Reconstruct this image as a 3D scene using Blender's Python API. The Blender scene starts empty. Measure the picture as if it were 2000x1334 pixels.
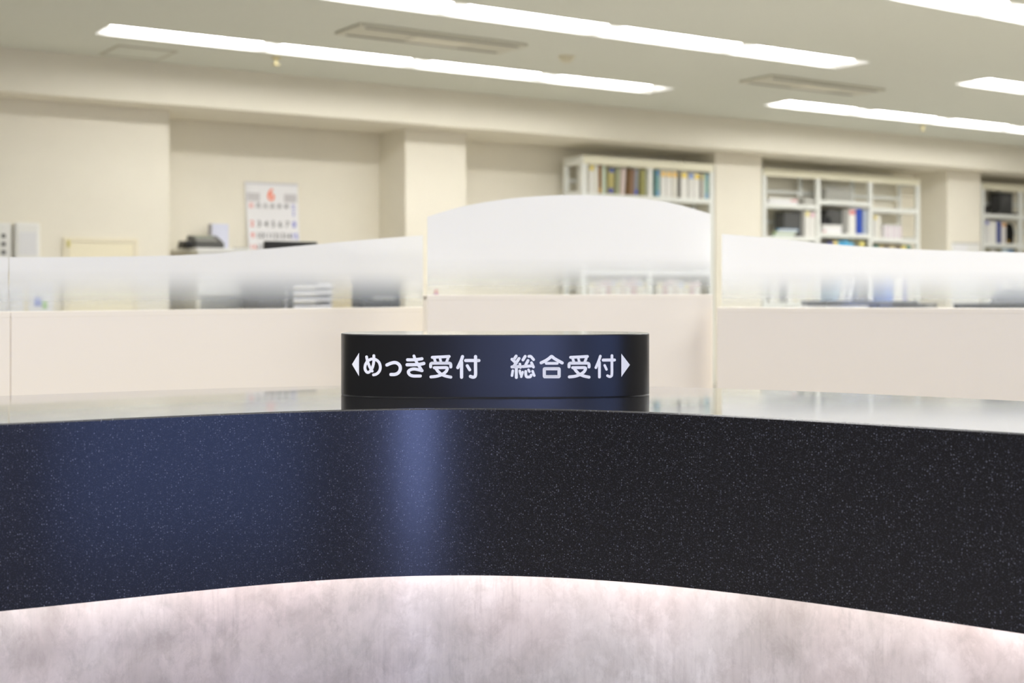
import bpy, bmesh, math, random
import numpy as np
from mathutils import Vector
random.seed(7)
S = bpy.context.scene
COL = S.collection
EYE = 1.056            # eye height
F = 2525.0             # focal length in pixels of a 2000 px wide frame
HOR = 555.0            # height of the horizon
TH = math.atan2(0.5585, 0.8295)
CD, SD = math.cos(TH), math.sin(TH)

# ------------------------------------------------------------------ survey helpers
def W(d, n, z=0.0):
    """room frame (d along the back wall, n towards it) -> world"""
    return Vector((d*CD - n*SD, d*SD + n*CD, z))
def depth(px, n):
    t = (px-1000)/F
    return n/(CD - SD*t)
def D(px, n):
    t = (px-1000)/F
    return depth(px, n)*(CD*t + SD)
def Z(py, px, n):
    return EYE + (HOR-py)*depth(px, n)/F

# ------------------------------------------------------------------ materials
def lin(c):
    return tuple(((v/255)/12.92 if v/255 <= .04045 else ((v/255+.055)/1.055)**2.4) for v in c)
MATS = {}
def mat(name, rgb, rough=.5, spec=.5, metal=0, emit=None, strength=0, noise=0, scale=20, coat=0):
    if name in MATS: return MATS[name]
    m = bpy.data.materials.new(name); m.use_nodes = True
    nt = m.node_tree; b = nt.nodes['Principled BSDF']
    c = lin(rgb)
    b.inputs['Base Color'].default_value = (*c, 1)
    b.inputs['Roughness'].default_value = rough
    b.inputs['Specular IOR Level'].default_value = spec
    b.inputs['Metallic'].default_value = metal
    if coat:
        b.inputs['Coat Weight'].default_value = coat
        b.inputs['Coat Roughness'].default_value = .05; b.inputs['Coat IOR'].default_value = 1.9
    if emit:
        b.inputs['Emission Color'].default_value = (*emit, 1)
        b.inputs['Emission Strength'].default_value = strength
    if noise:
        tc = nt.nodes.new('ShaderNodeTexCoord')
        tx = nt.nodes.new('ShaderNodeTexNoise'); tx.inputs['Scale'].default_value = scale
        tx.inputs['Detail'].default_value = 4
        mr = nt.nodes.new('ShaderNodeMapRange')
        mr.inputs['To Min'].default_value = 1-noise; mr.inputs['To Max'].default_value = 1+noise
        mx = nt.nodes.new('ShaderNodeMix'); mx.data_type = 'RGBA'; mx.blend_type = 'MULTIPLY'
        mx.inputs['Factor'].default_value = 1
        mx.inputs['A'].default_value = (*c, 1)
        nt.links.new(tc.outputs['Object'], tx.inputs['Vector'])
        nt.links.new(tx.outputs['Fac'], mr.inputs['Value'])
        nt.links.new(mr.outputs['Result'], mx.inputs['B'])
        nt.links.new(mx.outputs['Result'], b.inputs['Base Color'])
    MATS[name] = m
    return m

WALLC = mat('cream_wall_paint', (237, 232, 217), .75, .25, noise=.02, scale=6)
CEIL = mat('ceiling_board', (225, 227, 216), .85, .2, noise=.03, scale=30)
FLOORM = mat('vinyl_floor', (176, 172, 166), .22, .5, noise=.06, scale=4)
LAMI = mat('cream_laminate', (237, 230, 219), .45, .4, noise=.012, scale=3)
POSTM = mat('white_shelf_steel', (236, 238, 233), .4, .4, noise=.02, scale=5)
RAILM = mat('cream_shelf_steel', (236, 232, 208), .4, .4, noise=.02, scale=5)
WHITEP = mat('white_plastic', (236, 236, 232), .4, .4, noise=.01, scale=8)
PAPER = mat('white_paper', (240, 240, 242), .8, .2, noise=.015, scale=12)
PAGES = mat('page_block', (222, 218, 204), .9, .1, noise=.05, scale=90)
BLACKP = mat('black_plastic', (22, 22, 24), .4, .4, noise=.08, scale=20)
DGREY = mat('dark_grey_plastic', (72, 72, 70), .5, .4, noise=.05, scale=15)
MGREY = mat('mid_grey_steel', (120, 121, 116), .5, .4, noise=.04, scale=10)
LGREY = mat('light_grey_plastic', (190, 190, 184), .5, .4, noise=.03, scale=12)
OLIVE = mat('olive_grey_steel', (176, 170, 146), .5, .4, noise=.03, scale=7)
CHARC = mat('grey_chair_fabric', (118, 120, 126), .9, .1, noise=.12, scale=160)
WOODL = mat('pale_desk_laminate', (214, 206, 190), .4, .4, noise=.04, scale=9)
ALU = mat('window_aluminium', (120, 120, 118), .35, .5, metal=.6, noise=.03, scale=10)
TUBE = mat('fluorescent_tube', (255, 255, 255), .4, .2, emit=(1.0, .985, .965), strength=25)
REFL = mat('white_reflector', (246, 246, 244), .5, .3, noise=.01, scale=8)
LEDM = mat('pinkish_led', (255, 255, 255), .4, .2, emit=(1.0, .94, .955), strength=20)
INDI = mat('violet_indicator', (120, 110, 255), .4, .2, emit=(.25, .2, 1.0), strength=6)
LETT = mat('white_vinyl', (252, 252, 255), .5, .3, emit=None, noise=.005, scale=50)
CLEARG = None

def colour(rgb, rough=.55):
    return mat('cover_%02x%02x%02x' % rgb, rgb, rough, .35, noise=.03, scale=25)

def stone(name, rough, coat):
    m = bpy.data.materials.new(name); m.use_nodes = True
    nt = m.node_tree; N = nt.nodes; L = nt.links; b = N['Principled BSDF']
    tc = N.new('ShaderNodeTexCoord')
    def layer(scale, rad, thr, lo, hi):
        v = N.new('ShaderNodeTexVoronoi'); v.inputs['Scale'].default_value = scale
        L.new(tc.outputs['Object'], v.inputs['Vector'])
        a = N.new('ShaderNodeMath'); a.operation = 'LESS_THAN'; a.inputs[1].default_value = rad
        L.new(v.outputs['Distance'], a.inputs[0])
        s = N.new('ShaderNodeSeparateColor'); L.new(v.outputs['Color'], s.inputs[0])
        g = N.new('ShaderNodeMapRange'); g.inputs['From Min'].default_value = thr
        g.inputs['From Max'].default_value = 1; g.inputs['To Min'].default_value = lo; g.inputs['To Max'].default_value = hi
        L.new(s.outputs[0], g.inputs['Value'])
        k = N.new('ShaderNodeMath'); k.operation = 'GREATER_THAN'; k.inputs[1].default_value = thr
        L.new(s.outputs[0], k.inputs[0])
        p = N.new('ShaderNodeMath'); p.operation = 'MULTIPLY'; L.new(a.outputs[0], p.inputs[0]); L.new(k.outputs[0], p.inputs[1])
        q = N.new('ShaderNodeMath'); q.operation = 'MULTIPLY'; L.new(p.outputs[0], q.inputs[0]); L.new(g.outputs['Result'], q.inputs[1])
        return q
    a = layer(430, .33, .74, .2, 1.0); c = layer(900, .40, .6, .05, .4)
    mx = N.new('ShaderNodeMath'); mx.operation = 'MAXIMUM'
    L.new(a.outputs[0], mx.inputs[0]); L.new(c.outputs[0], mx.inputs[1])
    mix = N.new('ShaderNodeMix'); mix.data_type = 'RGBA'
    mix.inputs['A'].default_value = (.0122, .012, .0140, 1); mix.inputs['B'].default_value = (.135, .14, .165, 1)
    L.new(mx.outputs[0], mix.inputs['Factor'])
    L.new(mix.outputs['Result'], b.inputs['Base Color'])
    b.inputs['Roughness'].default_value = rough
    b.inputs['Specular IOR Level'].default_value = .55
    b.inputs['Coat Weight'].default_value = coat
    if rough < .12:
        b.inputs['Coat IOR'].default_value = 1.9; b.inputs['Specular IOR Level'].default_value = .9
    b.inputs['Coat Roughness'].default_value = .035 if rough < .12 else .18
    return m
STONE_TOP = stone('polished_black_speckled_stone', .06, 1.0)
STONE_FRONT = stone('honed_black_speckled_stone', .24, .5)

def plaster():
    m = bpy.data.materials.new('mottled_plaster'); m.use_nodes = True
    nt = m.node_tree; N = nt.nodes; L = nt.links; b = N['Principled BSDF']
    uv = N.new('ShaderNodeUVMap')
    def noise(sx, sy, sc, det, rough=.55, dist=0):
        mp = N.new('ShaderNodeMapping'); mp.inputs['Scale'].default_value = (sx, sy, 1)
        L.new(uv.outputs['UV'], mp.inputs['Vector'])
        t = N.new('ShaderNodeTexNoise'); t.inputs['Scale'].default_value = sc
        t.inputs['Detail'].default_value = det; t.inputs['Roughness'].default_value = rough
        t.inputs['Distortion'].default_value = dist
        L.new(mp.outputs['Vector'], t.inputs['Vector'])
        return t.outputs['Fac']
    def ramp(src, stops):
        r = N.new('ShaderNodeValToRGB')
        e = r.color_ramp.elements
        e[0].position, e[0].color = stops[0][0], (*stops[0][1], 1)
        e[1].position, e[1].color = stops[-1][0], (*stops[-1][1], 1)
        for p, c in stops[1:-1]:
            x = e.new(p); x.color = (*c, 1)
        L.new(src, r.inputs['Fac']); return r.outputs['Color']
    def mix(kind, fac, a, bb):
        x = N.new('ShaderNodeMix'); x.data_type = 'RGBA'; x.blend_type = kind
        x.inputs['Factor'].default_value = fac
        L.new(a, x.inputs['A']); L.new(bb, x.inputs['B']); return x.outputs['Result']
    big = ramp(noise(1, .62, 6.5, 8, .62, .25), [(.34, lin((181, 175, 168))), (.5, lin((203, 196, 190))), (.66, lin((220, 214, 208)))])
    tint = ramp(noise(1, 1, 3.2, 2), [(.38, (.985, 1.0, .995)), (.62, (1.02, .972, .962))])
    streak = ramp(noise(7, .45, 26, 5, .62), [(.33, (.88, .87, .87)), (.5, (1, 1, 1)), (.75, (1.06, 1.06, 1.06))])
    dabs = ramp(noise(1.3, .8, 30, 9, .74, .35), [(.36, (.84, .83, .82)), (.52, (1, 1, 1)), (.72, (1.08, 1.07, 1.06))])
    c = mix('MULTIPLY', 1, big, tint); patch = ramp(noise(1, .8, 4.1, 3), [(.42, (0, 0, 0)), (.62, (1, 1, 1))])
    sm = N.new('ShaderNodeMix'); sm.data_type = 'RGBA'; sm.blend_type = 'MULTIPLY'
    L.new(patch, sm.inputs['Factor']); L.new(c, sm.inputs['A']); L.new(streak, sm.inputs['B']); c = sm.outputs['Result']; c = mix('MULTIPLY', .8, c, dabs)
    trowel = ramp(noise(2.0, 1.1, 10, 10, .72, .2), [(.50, (.965, .96, .955)), (.545, (1.045, 1.045, 1.045))])
    fleck = ramp(noise(2.0, .55, 46, 4, .6), [(.63, (1, 1, 1)), (.72, (.90, .89, .88))])
    c = mix('MULTIPLY', 1, c, trowel); c = mix('MULTIPLY', .6, c, fleck)
    L.new(c, b.inputs['Base Color'])
    b.inputs['Roughness'].default_value = .27
    b.inputs['Specular IOR Level'].default_value = .6
    return m
PLASTER = plaster()

def frosted():
    m = bpy.data.materials.new('gradient_frosted_film'); m.use_nodes = True
    nt = m.node_tree; N = nt.nodes; L = nt.links
    N.remove(N['Principled BSDF']); out = N['Material Output']
    tc = N.new('ShaderNodeTexCoord'); sp = N.new('ShaderNodeSeparateXYZ')
    L.new(tc.outputs['Object'], sp.inputs[0])
    r = N.new('ShaderNodeValToRGB'); mr = N.new('ShaderNodeMapRange')
    mr.inputs['From Max'].default_value = .105
    L.new(sp.outputs['Z'], mr.inputs['Value']); L.new(mr.outputs['Result'], r.inputs['Fac'])
    e = r.color_ramp.elements           # coverage of the printed film
    e[0].position, e[0].color = 0, (.08,)*3+(1,)
    e[1].position, e[1].color = 1, (1,)*3+(1,)
    for p, v in ((.10, .13), (.25, .32), (.475, .59), (.685, .84), (.86, .97)):
        x = e.new(p); x.color = (v, v, v, 1)
    dif = N.new('ShaderNodeBsdfDiffuse')
    ink = N.new('ShaderNodeMix'); ink.data_type = 'RGBA'      # the thin dots of the print are bluer than the full film
    ink.inputs['A'].default_value = (.76, .845, .94, 1); ink.inputs['B'].default_value = (.915, .922, .93, 1)
    L.new(r.outputs['Color'], ink.inputs['Factor']); L.new(ink.outputs['Result'], dif.inputs['Color'])
    trl = N.new('ShaderNodeBsdfTranslucent'); L.new(ink.outputs['Result'], trl.inputs['Color'])
    mx = N.new('ShaderNodeMixShader'); mx.inputs[0].default_value = .42
    L.new(dif.outputs[0], mx.inputs[1]); L.new(trl.outputs[0], mx.inputs[2])
    tr = N.new('ShaderNodeBsdfTransparent'); tr.inputs['Color'].default_value = (.985, .99, .99, 1)
    m2 = N.new('ShaderNodeMixShader')
    L.new(r.outputs['Color'], m2.inputs[0]); L.new(tr.outputs[0], m2.inputs[1]); L.new(mx.outputs[0], m2.inputs[2])
    L.new(m2.outputs[0], out.inputs['Surface'])
    return m
FROST = frosted()

def clear_glass(name, tint, refl=.06):
    m = bpy.data.materials.new(name); m.use_nodes = True
    nt = m.node_tree; N = nt.nodes; L = nt.links
    N.remove(N['Principled BSDF']); out = N['Material Output']
    tr = N.new('ShaderNodeBsdfTransparent'); tr.inputs['Color'].default_value = (*tint, 1)
    gl = N.new('ShaderNodeBsdfGlossy'); gl.inputs['Roughness'].default_value = .02
    mx = N.new('ShaderNodeMixShader'); mx.inputs[0].default_value = refl
    L.new(tr.outputs[0], mx.inputs[1]); L.new(gl.outputs[0], mx.inputs[2]); L.new(mx.outputs[0], out.inputs['Surface'])
    return m
CLEARG = [clear_glass('clear_window_glass', (.96, .97, .98)), clear_glass('tinted_window_glass', (.40, .43, .45)), clear_glass('partition_glass', (.99, .995, .995), .02)]

SIGNM = mat('satin_black_acrylic', (17, 17, 19), .31, .75)

# ------------------------------------------------------------------ mesh helpers
class MB:
    def __init__(self): self.v = []; self.f = []; self.uv = {}
    def box(self, x0, x1, y0, y1, z0, z1):
        b = len(self.v)
        self.v += [(x0,y0,z0),(x1,y0,z0),(x1,y1,z0),(x0,y1,z0),(x0,y0,z1),(x1,y0,z1),(x1,y1,z1),(x0,y1,z1)]
        self.f += [tuple(b+i for i in q) for q in ((0,3,2,1),(4,5,6,7),(0,1,5,4),(1,2,6,5),(2,3,7,6),(3,0,4,7))]
        return self
    def prism(self, poly, a0, a1, axis='y'):
        """poly of 2-D points extruded along an axis: 'y' -> points are (x,z); 'x' -> (y,z); 'z' -> (x,y)"""
        b = len(self.v); k = len(poly)
        for a in (a0, a1):
            for p in poly:
                self.v.append((p[0], a, p[1]) if axis == 'y' else (a, p[0], p[1]) if axis == 'x' else (p[0], p[1], a))
        self.f.append(tuple(b+i for i in range(k))); self.f.append(tuple(b+k+i for i in reversed(range(k))))
        for i in range(k):
            j = (i+1) % k
            self.f.append((b+i, b+k+i, b+k+j, b+j))
        return self
    def lathe(self, prof, cx=0, cy=0, seg=24):
        b = len(self.v); k = len(prof)
        for s in range(seg):
            a = 2*math.pi*s/seg
            for r, z in prof: self.v.append((cx+r*math.cos(a), cy+r*math.sin(a), z))
        for s in range(seg):
            t = (s+1) % seg
            for i in range(k-1):
                self.f.append((b+s*k+i, b+t*k+i, b+t*k+i+1, b+s*k+i+1))
        self.f.append(tuple(b+s*k for s in reversed(range(seg)))); self.f.append(tuple(b+s*k+k-1 for s in range(seg)))
        return self
    def rod(self, p, q, r, seg=10):
        p = Vector(p); q = Vector(q); ax = (q-p).normalized()
        u = ax.orthogonal().normalized(); w = ax.cross(u); b = len(self.v)
        for c in (p, q):
            for s in range(seg):
                a = 2*math.pi*s/seg; self.v.append(tuple(c + r*(math.cos(a)*u + math.sin(a)*w)))
        for s in range(seg):
            t = (s+1) % seg; self.f.append((b+s, b+t, b+seg+t, b+seg+s))
        self.f.append(tuple(b+s for s in reversed(range(seg)))); self.f.append(tuple(b+seg+s for s in range(seg)))
        return self
    def build(self, name, m, parent=None, bevel=0, smooth=False, loc=None):
        me = bpy.data.meshes.new(name); me.from_pydata(self.v, [], self.f); me.validate()
        bm = bmesh.new(); bm.from_mesh(me); bmesh.ops.recalc_face_normals(bm, faces=bm.faces[:]); bm.to_mesh(me); bm.free()
        me.materials.append(m)
        o = bpy.data.objects.new(name, me); COL.objects.link(o)
        if parent: o.parent = parent
        if loc is not None: o.location = loc
        if bevel:
            mo = o.modifiers.new('bevel', 'BEVEL'); mo.width = bevel; mo.segments = 2; mo.limit_method = 'ANGLE'
        if smooth:
            for p in me.polygons: p.use_smooth = True
            try: me.set_sharp_from_angle(angle=math.radians(40))
            except Exception: pass
        return o
def bx(name, m, parent, *b, bevel=.002): return MB().box(*b).build(name, m, parent, bevel)
def tag(o, label, cat, group=None):
    o['label'] = label; o['category'] = cat
    if group: o['group'] = group
    return o
def thing(name, label, cat, loc, rz=TH, group=None, tilt=0):
    o = bpy.data.objects.new(name, None); COL.objects.link(o); o.empty_display_size = .1
    o.location = loc; o.rotation_euler = (0, tilt, rz)
    return tag(o, label, cat, group)
def struct(o):
    o['kind'] = 'structure'; return o
def room(name, m, boxes):
    """a piece of the building given as boxes in the room frame"""
    mb = MB()
    for b in boxes: mb.box(*b)
    o = mb.build(name, m); o.rotation_euler = (0, 0, TH)
    return struct(o)
ORD = ['first','second','third','fourth','fifth','sixth','seventh','eighth','ninth','tenth','eleventh','twelfth','thirteenth','fourteenth','fifteenth','sixteenth']

# ------------------------------------------------------------------ the room
CZ = EYE + 1.734                      # ceiling height
D0, D1, N0, N1 = -7.0, 27.0, -1.7, 10.78
BEAM_N, BEAM_Z, PILLAR_N = 9.93, EYE+1.412, 10.28
room('floor', FLOORM, [(D0-.3, D1+.3, 2.05, N1+.3, -.12, 0)])
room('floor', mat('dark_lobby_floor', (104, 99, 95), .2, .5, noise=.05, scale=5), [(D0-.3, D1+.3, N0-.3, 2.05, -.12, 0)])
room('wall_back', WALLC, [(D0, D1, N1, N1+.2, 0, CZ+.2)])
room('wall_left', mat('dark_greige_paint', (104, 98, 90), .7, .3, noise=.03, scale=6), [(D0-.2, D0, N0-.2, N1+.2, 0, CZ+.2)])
room('wall_right', WALLC, [(D1, D1+.2, N0-.2, N1+.2, 0, CZ+.2)])
room('trim_1', WALLC, [(D0, D1, BEAM_N, N1, BEAM_Z, CZ), (D0, D1, BEAM_N-.012, BEAM_N, BEAM_Z, BEAM_Z+.035)])
pillars = [(.7, D(330, PILLAR_N)), (D(792, PILLAR_N), D(910, PILLAR_N)), (D(1397, PILLAR_N), D(1487, PILLAR_N)), (D(1850, PILLAR_N), D(1915, PILLAR_N)), (17.3, 17.95), (21.1, 21.75)]
for k, (a, b) in enumerate(pillars):
    room('trim_%d' % (k+2), WALLC, [(a, b, PILLAR_N, N1, 0, BEAM_Z)])

# ceiling with open slots for the recessed lights
SLOT = .36
rows = {'A': 8.87, 'B': 6.99, 'C': 5.07}
groups = [('A', 2.60, 1.25, 4), ('A', 9.02, 1.25, 4), ('B', 3.03, 1.235, 4), ('B', 9.45, 1.235, 2), ('C', 5.92, 1.235, 2)]
mb = MB()
edges = [N0-.2] + sum([[rows[r]-SLOT/2, rows[r]+SLOT/2] for r in 'CBA'], []) + [N1+.2]
for i in range(len(edges)-1):
    a, b = edges[i], edges[i+1]
    if i % 2 == 0:
        mb.box(D0-.2, D1+.2, a, b, CZ, CZ+.03)
    else:
        r = 'CBA'[i//2]; x = D0-.2
        for g, s, p, k in sorted([q for q in groups if q[0] == r], key=lambda q: q[1]):
            mb.box(x, s, a, b, CZ, CZ+.03); x = s+p*k
        mb.box(x, D1+.2, a, b, CZ, CZ+.03)
mb.box(D0-.2, D1+.2, N0-.2, N1+.2, CZ+.14, CZ+.2)
o = mb.build('ceiling', CEIL); o.rotation_euler = (0, 0, TH); struct(o)

# front wall behind the viewer with two glazed openings to the street
wins = [(-1.05, -.48), (.27, 1.6)]
WZ0, WZ1 = .03, 2.25
bxs = []; x = D0
for a, b in wins:
    bxs.append((x, a, N0-.2, N0, 0, CZ)); bxs.append((a, b, N0-.2, N0, WZ1, CZ)); bxs.append((a, b, N0-.2, N0, 0, WZ0)); x = b
bxs.append((x, D1, N0-.2, N0, 0, CZ))
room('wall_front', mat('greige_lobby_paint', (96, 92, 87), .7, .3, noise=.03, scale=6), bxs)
for k, (a, b) in enumerate(wins):
    w = MB().box(a, a+.05, N0-.14, N0-.06, WZ0, WZ1).box(b-.05, b, N0-.14, N0-.06, WZ0, WZ1).box(a+.05, b-.05, N0-.14, N0-.06, WZ1-.05, WZ1).box(a+.05, b-.05, N0-.14, N0-.06, WZ0, WZ0+.06)
    w = w.build('window_%d' % (k+1), ALU, None, .003); w.rotation_euler = (0, 0, TH); struct(w)
    g = MB().box(a+.05, b-.05, N0-.103, N0-.097, WZ0+.06, WZ1-.05).build('pane', CLEARG[k], w)

# ------------------------------------------------------------------ recessed ceiling lights
rowname = {'A': 'row nearest the beam', 'B': 'middle row', 'C': 'row at the top right corner'}
def ceiling_light(r, s, p, label, group, left_end, right_end):
    t = thing('ceiling_light', label, 'ceiling light', W(s, rows[r], CZ), group=group)
    h, e = SLOT/2, .006
    L = p
    sl = .09 if left_end else .03; sr = .09 if right_end else .03
    top = .095
    m = MB(); v = m.v
    # trough: sloping reflector sides, open below
    ins = .06
    lo = [(e, -h+e), (L-e, -h+e), (L-e, h-e), (e, h-e)]
    hi = [(e+sl, -h+ins), (L-e-sr, -h+ins), (L-e-sr, h-ins), (e+sl, h-ins)]
    for q in lo: v.append((q[0], q[1], .002))
    for q in hi: v.append((q[0], q[1], top))
    for q in lo: v.append((q[0], q[1], top+.02))
    m.f += [(0,1,5,4),(1,2,6,5),(2,3,7,6),(3,0,4,7),(4,5,6,7),(0,1,9,8),(1,2,10,9),(2,3,11,10),(3,0,8,11),(8,9,10,11)]
    m.build('reflector', REFL, t)
    for y in (-.075, .075):
        tb = MB().rod((sl*.5+.035, y, .047), (L-sr*.5-.035, y, .047), .022, 12).build('tube', TUBE, t, smooth=True)
        for x0, x1 in ((sl*.5+.012, sl*.5+.036), (L-sr*.5-.036, L-sr*.5-.012)):
            MB().box(x0, x1, y-.024, y+.024, .024, .085).build('lamp_holder', WHITEP, tb)
    return t
for gi, (r, s, p, k) in enumerate(groups):
    second = (r, s) in (('A', 9.02), ('B', 9.45))
    for i in range(k):
        if r == 'C': lab = ['left', 'right'][i] + ' light of the two cut off by the top right corner'
        elif not second: lab = ORD[i] + ' recessed light from the left in the long run of the ' + rowname[r]
        else: lab = ORD[i] + ' light from the left in the short right-hand run of the ' + rowname[r]
        ceiling_light(r, s+p*i, p, lab, 'recessed fluorescent ceiling lights', i == 0 and r != 'C', i == k-1)

# the lights of the rest of the ceiling, out of the picture
def far_light(n, d0, ln, power):
    l = bpy.data.lights.new('ceiling_lamp', 'AREA'); l.shape = 'RECTANGLE'; l.size = ln; l.size_y = .28; l.energy = power
    l.color = (1.0, .985, .965)
    o = bpy.data.objects.new('ceiling_lamp', l); COL.objects.link(o)
    o.location = W(d0+ln/2, n, CZ-.012); o.rotation_euler = (0, 0, TH)
PW = 78
for n, k in ((3.15, 1.0), (1.23, 1.85), (-.69, 1.8)):
    for d0, q in ((-4.0, .6), (2.6, 1.1), (9.1, .8)):
        far_light(n, d0, 5.0, PW*k*q)
for n in (8.87, 6.99, 5.07): far_light(n, -4.4, 4.0, PW*.5)
far_light(5.07, 9.6, 5, PW*1.2); far_light(6.99, 12.1, 2.4, PW*.6); far_light(1.23, 16.2, 5, PW); far_light(5.07, 3.45, 2.4, PW*.5)
for n in (8.87, 6.99, 5.07, 3.15): far_light(n, 16.2, 5, PW*.35)

# ------------------------------------------------------------------ ceiling fittings
def vent(d0, d1, n0, n1, label):
    t = thing('air_conditioner', label, 'air conditioner', W(d0, n0, CZ-.001), group='ceiling air conditioners')
    w, h = d1-d0, n1-n0
    MB().box(0, w, 0, h, -.022, 0).build('panel', mat('ac_panel', (214, 212, 196), .6, .3, noise=.02, scale=9), t, .006)
    for y in (.03, h-.075): bx('air_slot', DGREY, t, .06, w-.06, y, y+.028, -.0245, -.0225, bevel=0)
    bx('intake_grille', mat('ac_grille', (232, 229, 212), .6, .3, noise=.02, scale=9), t, w*.36, w*.68, .09, h-.1, -.030, -.022)
    return t
vent(3.95, 5.30, 7.66, 8.05, 'long ceiling air conditioner above the light run, left of centre')
vent(7.75, 9.15, 7.66, 8.05, 'long ceiling air conditioner on the right, between the two light runs')
t = thing('ceiling_hatch', 'square access hatch in the ceiling at the upper left, beside the beam', 'hatch', W(2.86, 9.36, CZ))
MB().box(.02, .43, .02, .43, -.004, 0).build('hatch_panel', CEIL, t)
f = MB().box(0, .45, 0, .02, -.008, 0).box(0, .45, .43, .45, -.008, 0).box(0, .02, .02, .43, -.008, 0).box(.43, .45, .02, .43, -.008, 0).build('hatch_frame', mat('hatch_metal', (196, 192, 176), .5, .4, noise=.02, scale=8), t)
t = thing('smoke_detector', 'small round yellowed smoke detector on the ceiling near the middle', 'smoke detector', W(5.84, 7.93, CZ))
MB().lathe([(.055, 0), (.055, -.015), (.048, -.03), (.03, -.045)]).build('detector_body', mat('yellowed_plastic', (222, 216, 190), .5, .4, noise=.03, scale=20), t, smooth=True)
MB().lathe([(.065, 0), (.065, -.008)]).build('mount_ring', mat('yellowed_plastic', (0, 0, 0)), t)
def sprinkler(d, n, label):
    t = thing('sprinkler_head', label, 'sprinkler', W(d, n, CZ), group='ceiling sprinkler heads')
    MB().lathe([(.036, 0), (.032, -.012), (.012, -.016), (.012, -.05)], seg=16).build('escutcheon', mat('sprinkler_metal', (214, 202, 150), .35, .5, noise=.02, scale=20), t, smooth=True)
    MB().lathe([(.03, -.055), (.03, -.06), (.004, -.066)], seg=16).build('deflector', mat('sprinkler_metal', (0, 0, 0)), t)
    MB().rod((.0, 0, -.05), (0, 0, -.056), .006).build('frame_arm', mat('sprinkler_metal', (0, 0, 0)), t)
sprinkler(4.02, 9.2, 'pale sprinkler head just below the long light run at upper left')
sprinkler(11.6, 9.2, 'pale sprinkler head below the short light run at right')

# ------------------------------------------------------------------ reception counter
CTOP = .90
APR = .69
pts = [(0,1194),(100,1184),(200,1174.5),(300,1162),(400,1152),(500,1143.5),(600,1136),(700,1130),(800,1125.5),(900,1123.5),(1000,1125),(1100,1128.5),(1200,1135),(1300,1144),(1400,1155),(1500,1167.5),(1600,1180),(1700,1193.5),(1800,1207.5),(1900,1223),(2000,1239)]
Xs, Ys = [], []
for px, py in pts:
    y = (EYE-APR)*F/(py-HOR); Xs.append((px-1000)/F*y); Ys.append(y)
poly = np.polyfit(Xs, Ys, 5); dpoly = np.polyder(poly)
curve = []
for x in np.linspace(-.56, .525, 90): curve.append((float(x), float(np.polyval(poly, x))))
sl = (curve[1][1]-curve[0][1])/(curve[1][0]-curve[0][0]); sr = (curve[-1][1]-curve[-2][1])/(curve[-1][0]-curve[-2][0])
left = [(x, curve[0][1] + sl*(x-curve[0][0])) for x in np.linspace(-1.9, curve[0][0], 28)[:-1]]
right = [(x, curve[-1][1] + sr*(x-curve[-1][0])) for x in np.linspace(curve[-1][0], 1.35, 20)[1:]]
path = [Vector((float(a), float(b))) for a, b in left+curve+right]
nor = []; arc = [0.0]
for i in range(len(path)):
    a = path[max(i-1, 0)]; b = path[min(i+1, len(path)-1)]
    tv = (b-a).normalized(); nor.append(Vector((-tv.y, tv.x)))
    if i: arc.append(arc[-1] + (path[i]-path[i-1]).length)
def sweep(name, section, m, parent, smooth=True):
    me_v, me_f, uv = [], [], []
    k = len(section)
    for i, p in enumerate(path):
        for off, z in section:
            q = p + nor[i]*off; me_v.append((q.x, q.y, z)); uv.append((arc[i], z))
    for i in range(len(path)-1):
        for j in range(k):
            l = (j+1) % k
            me_f.append((i*k+j, (i+1)*k+j, (i+1)*k+l, i*k+l))
    me_f.append(tuple(range(k))); me_f.append(tuple((len(path)-1)*k+j for j in reversed(range(k))))
    me = bpy.data.meshes.new(name); me.from_pydata(me_v, [], me_f)
    ul = me.uv_layers.new(name='UVMap')
    for lp in me.loops: ul.data[lp.index].uv = uv[lp.vertex_index]
    bm = bmesh.new(); bm.from_mesh(me); bmesh.ops.recalc_face_normals(bm, faces=bm.faces[:]); bm.to_mesh(me); bm.free()
    me.materials.append(m)
    if smooth:
        for p in me.polygons: p.use_smooth = True
        me.set_sharp_from_angle(angle=math.radians(25))
    o = bpy.data.objects.new(name, me); COL.objects.link(o); o.parent = parent
    return o
counter = thing('reception_counter', 'curved reception counter with polished black speckled stone top and pale plaster front', 'reception counter', (0, 0, 0), 0)
BK = .385
sweep('countertop', [(.0023, .872), (.0023, .90), (BK, .90), (BK, .872)], STONE_TOP, counter)
sweep('apron', [(0, APR), (0, .8982), (.0006, .8994), (.0018, .8999), (.0022, .8999), (.0022, .871), (.02, .871), (.02, APR)], STONE_FRONT, counter)
sweep('front_panel', [(.095, .07), (.095, .870), (.115, .870), (.115, .07)], PLASTER, counter)
sweep('back_panel', [(BK-.03, .0), (BK-.03, .870), (BK-.01, .870), (BK-.01, .0)], LAMI, counter)
sweep('kick_board', [(.13, 0), (.13, .07), (.15, .07), (.15, 0)], DGREY, counter)
sweep('soffit_board', [(.021, .76), (.021, .775), (.094, .775), (.094, .76)], WHITEP, counter)
sweep('led_strip', [(.0215, .698), (.0215, .71), (.032, .71), (.032, .698)], LEDM, counter)

# ------------------------------------------------------------------ the direction sign on the counter
SX, SY, SA, SB, SN, SH = -.0238, 1.8405, .2185, .0725, 2.8, .0868
SR = 0.0
sign = thing('direction_sign', 'black rounded desk sign with white arrows and Japanese lettering on the counter', 'sign', (SX, SY, CTOP), SR)
def srf(a, s=1.0):
    c, sn = math.cos(a), math.sin(a)
    return (SA*s*math.copysign(abs(c)**(2/SN), c), SB*s*math.copysign(abs(sn)**(2/SN), sn))
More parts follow.
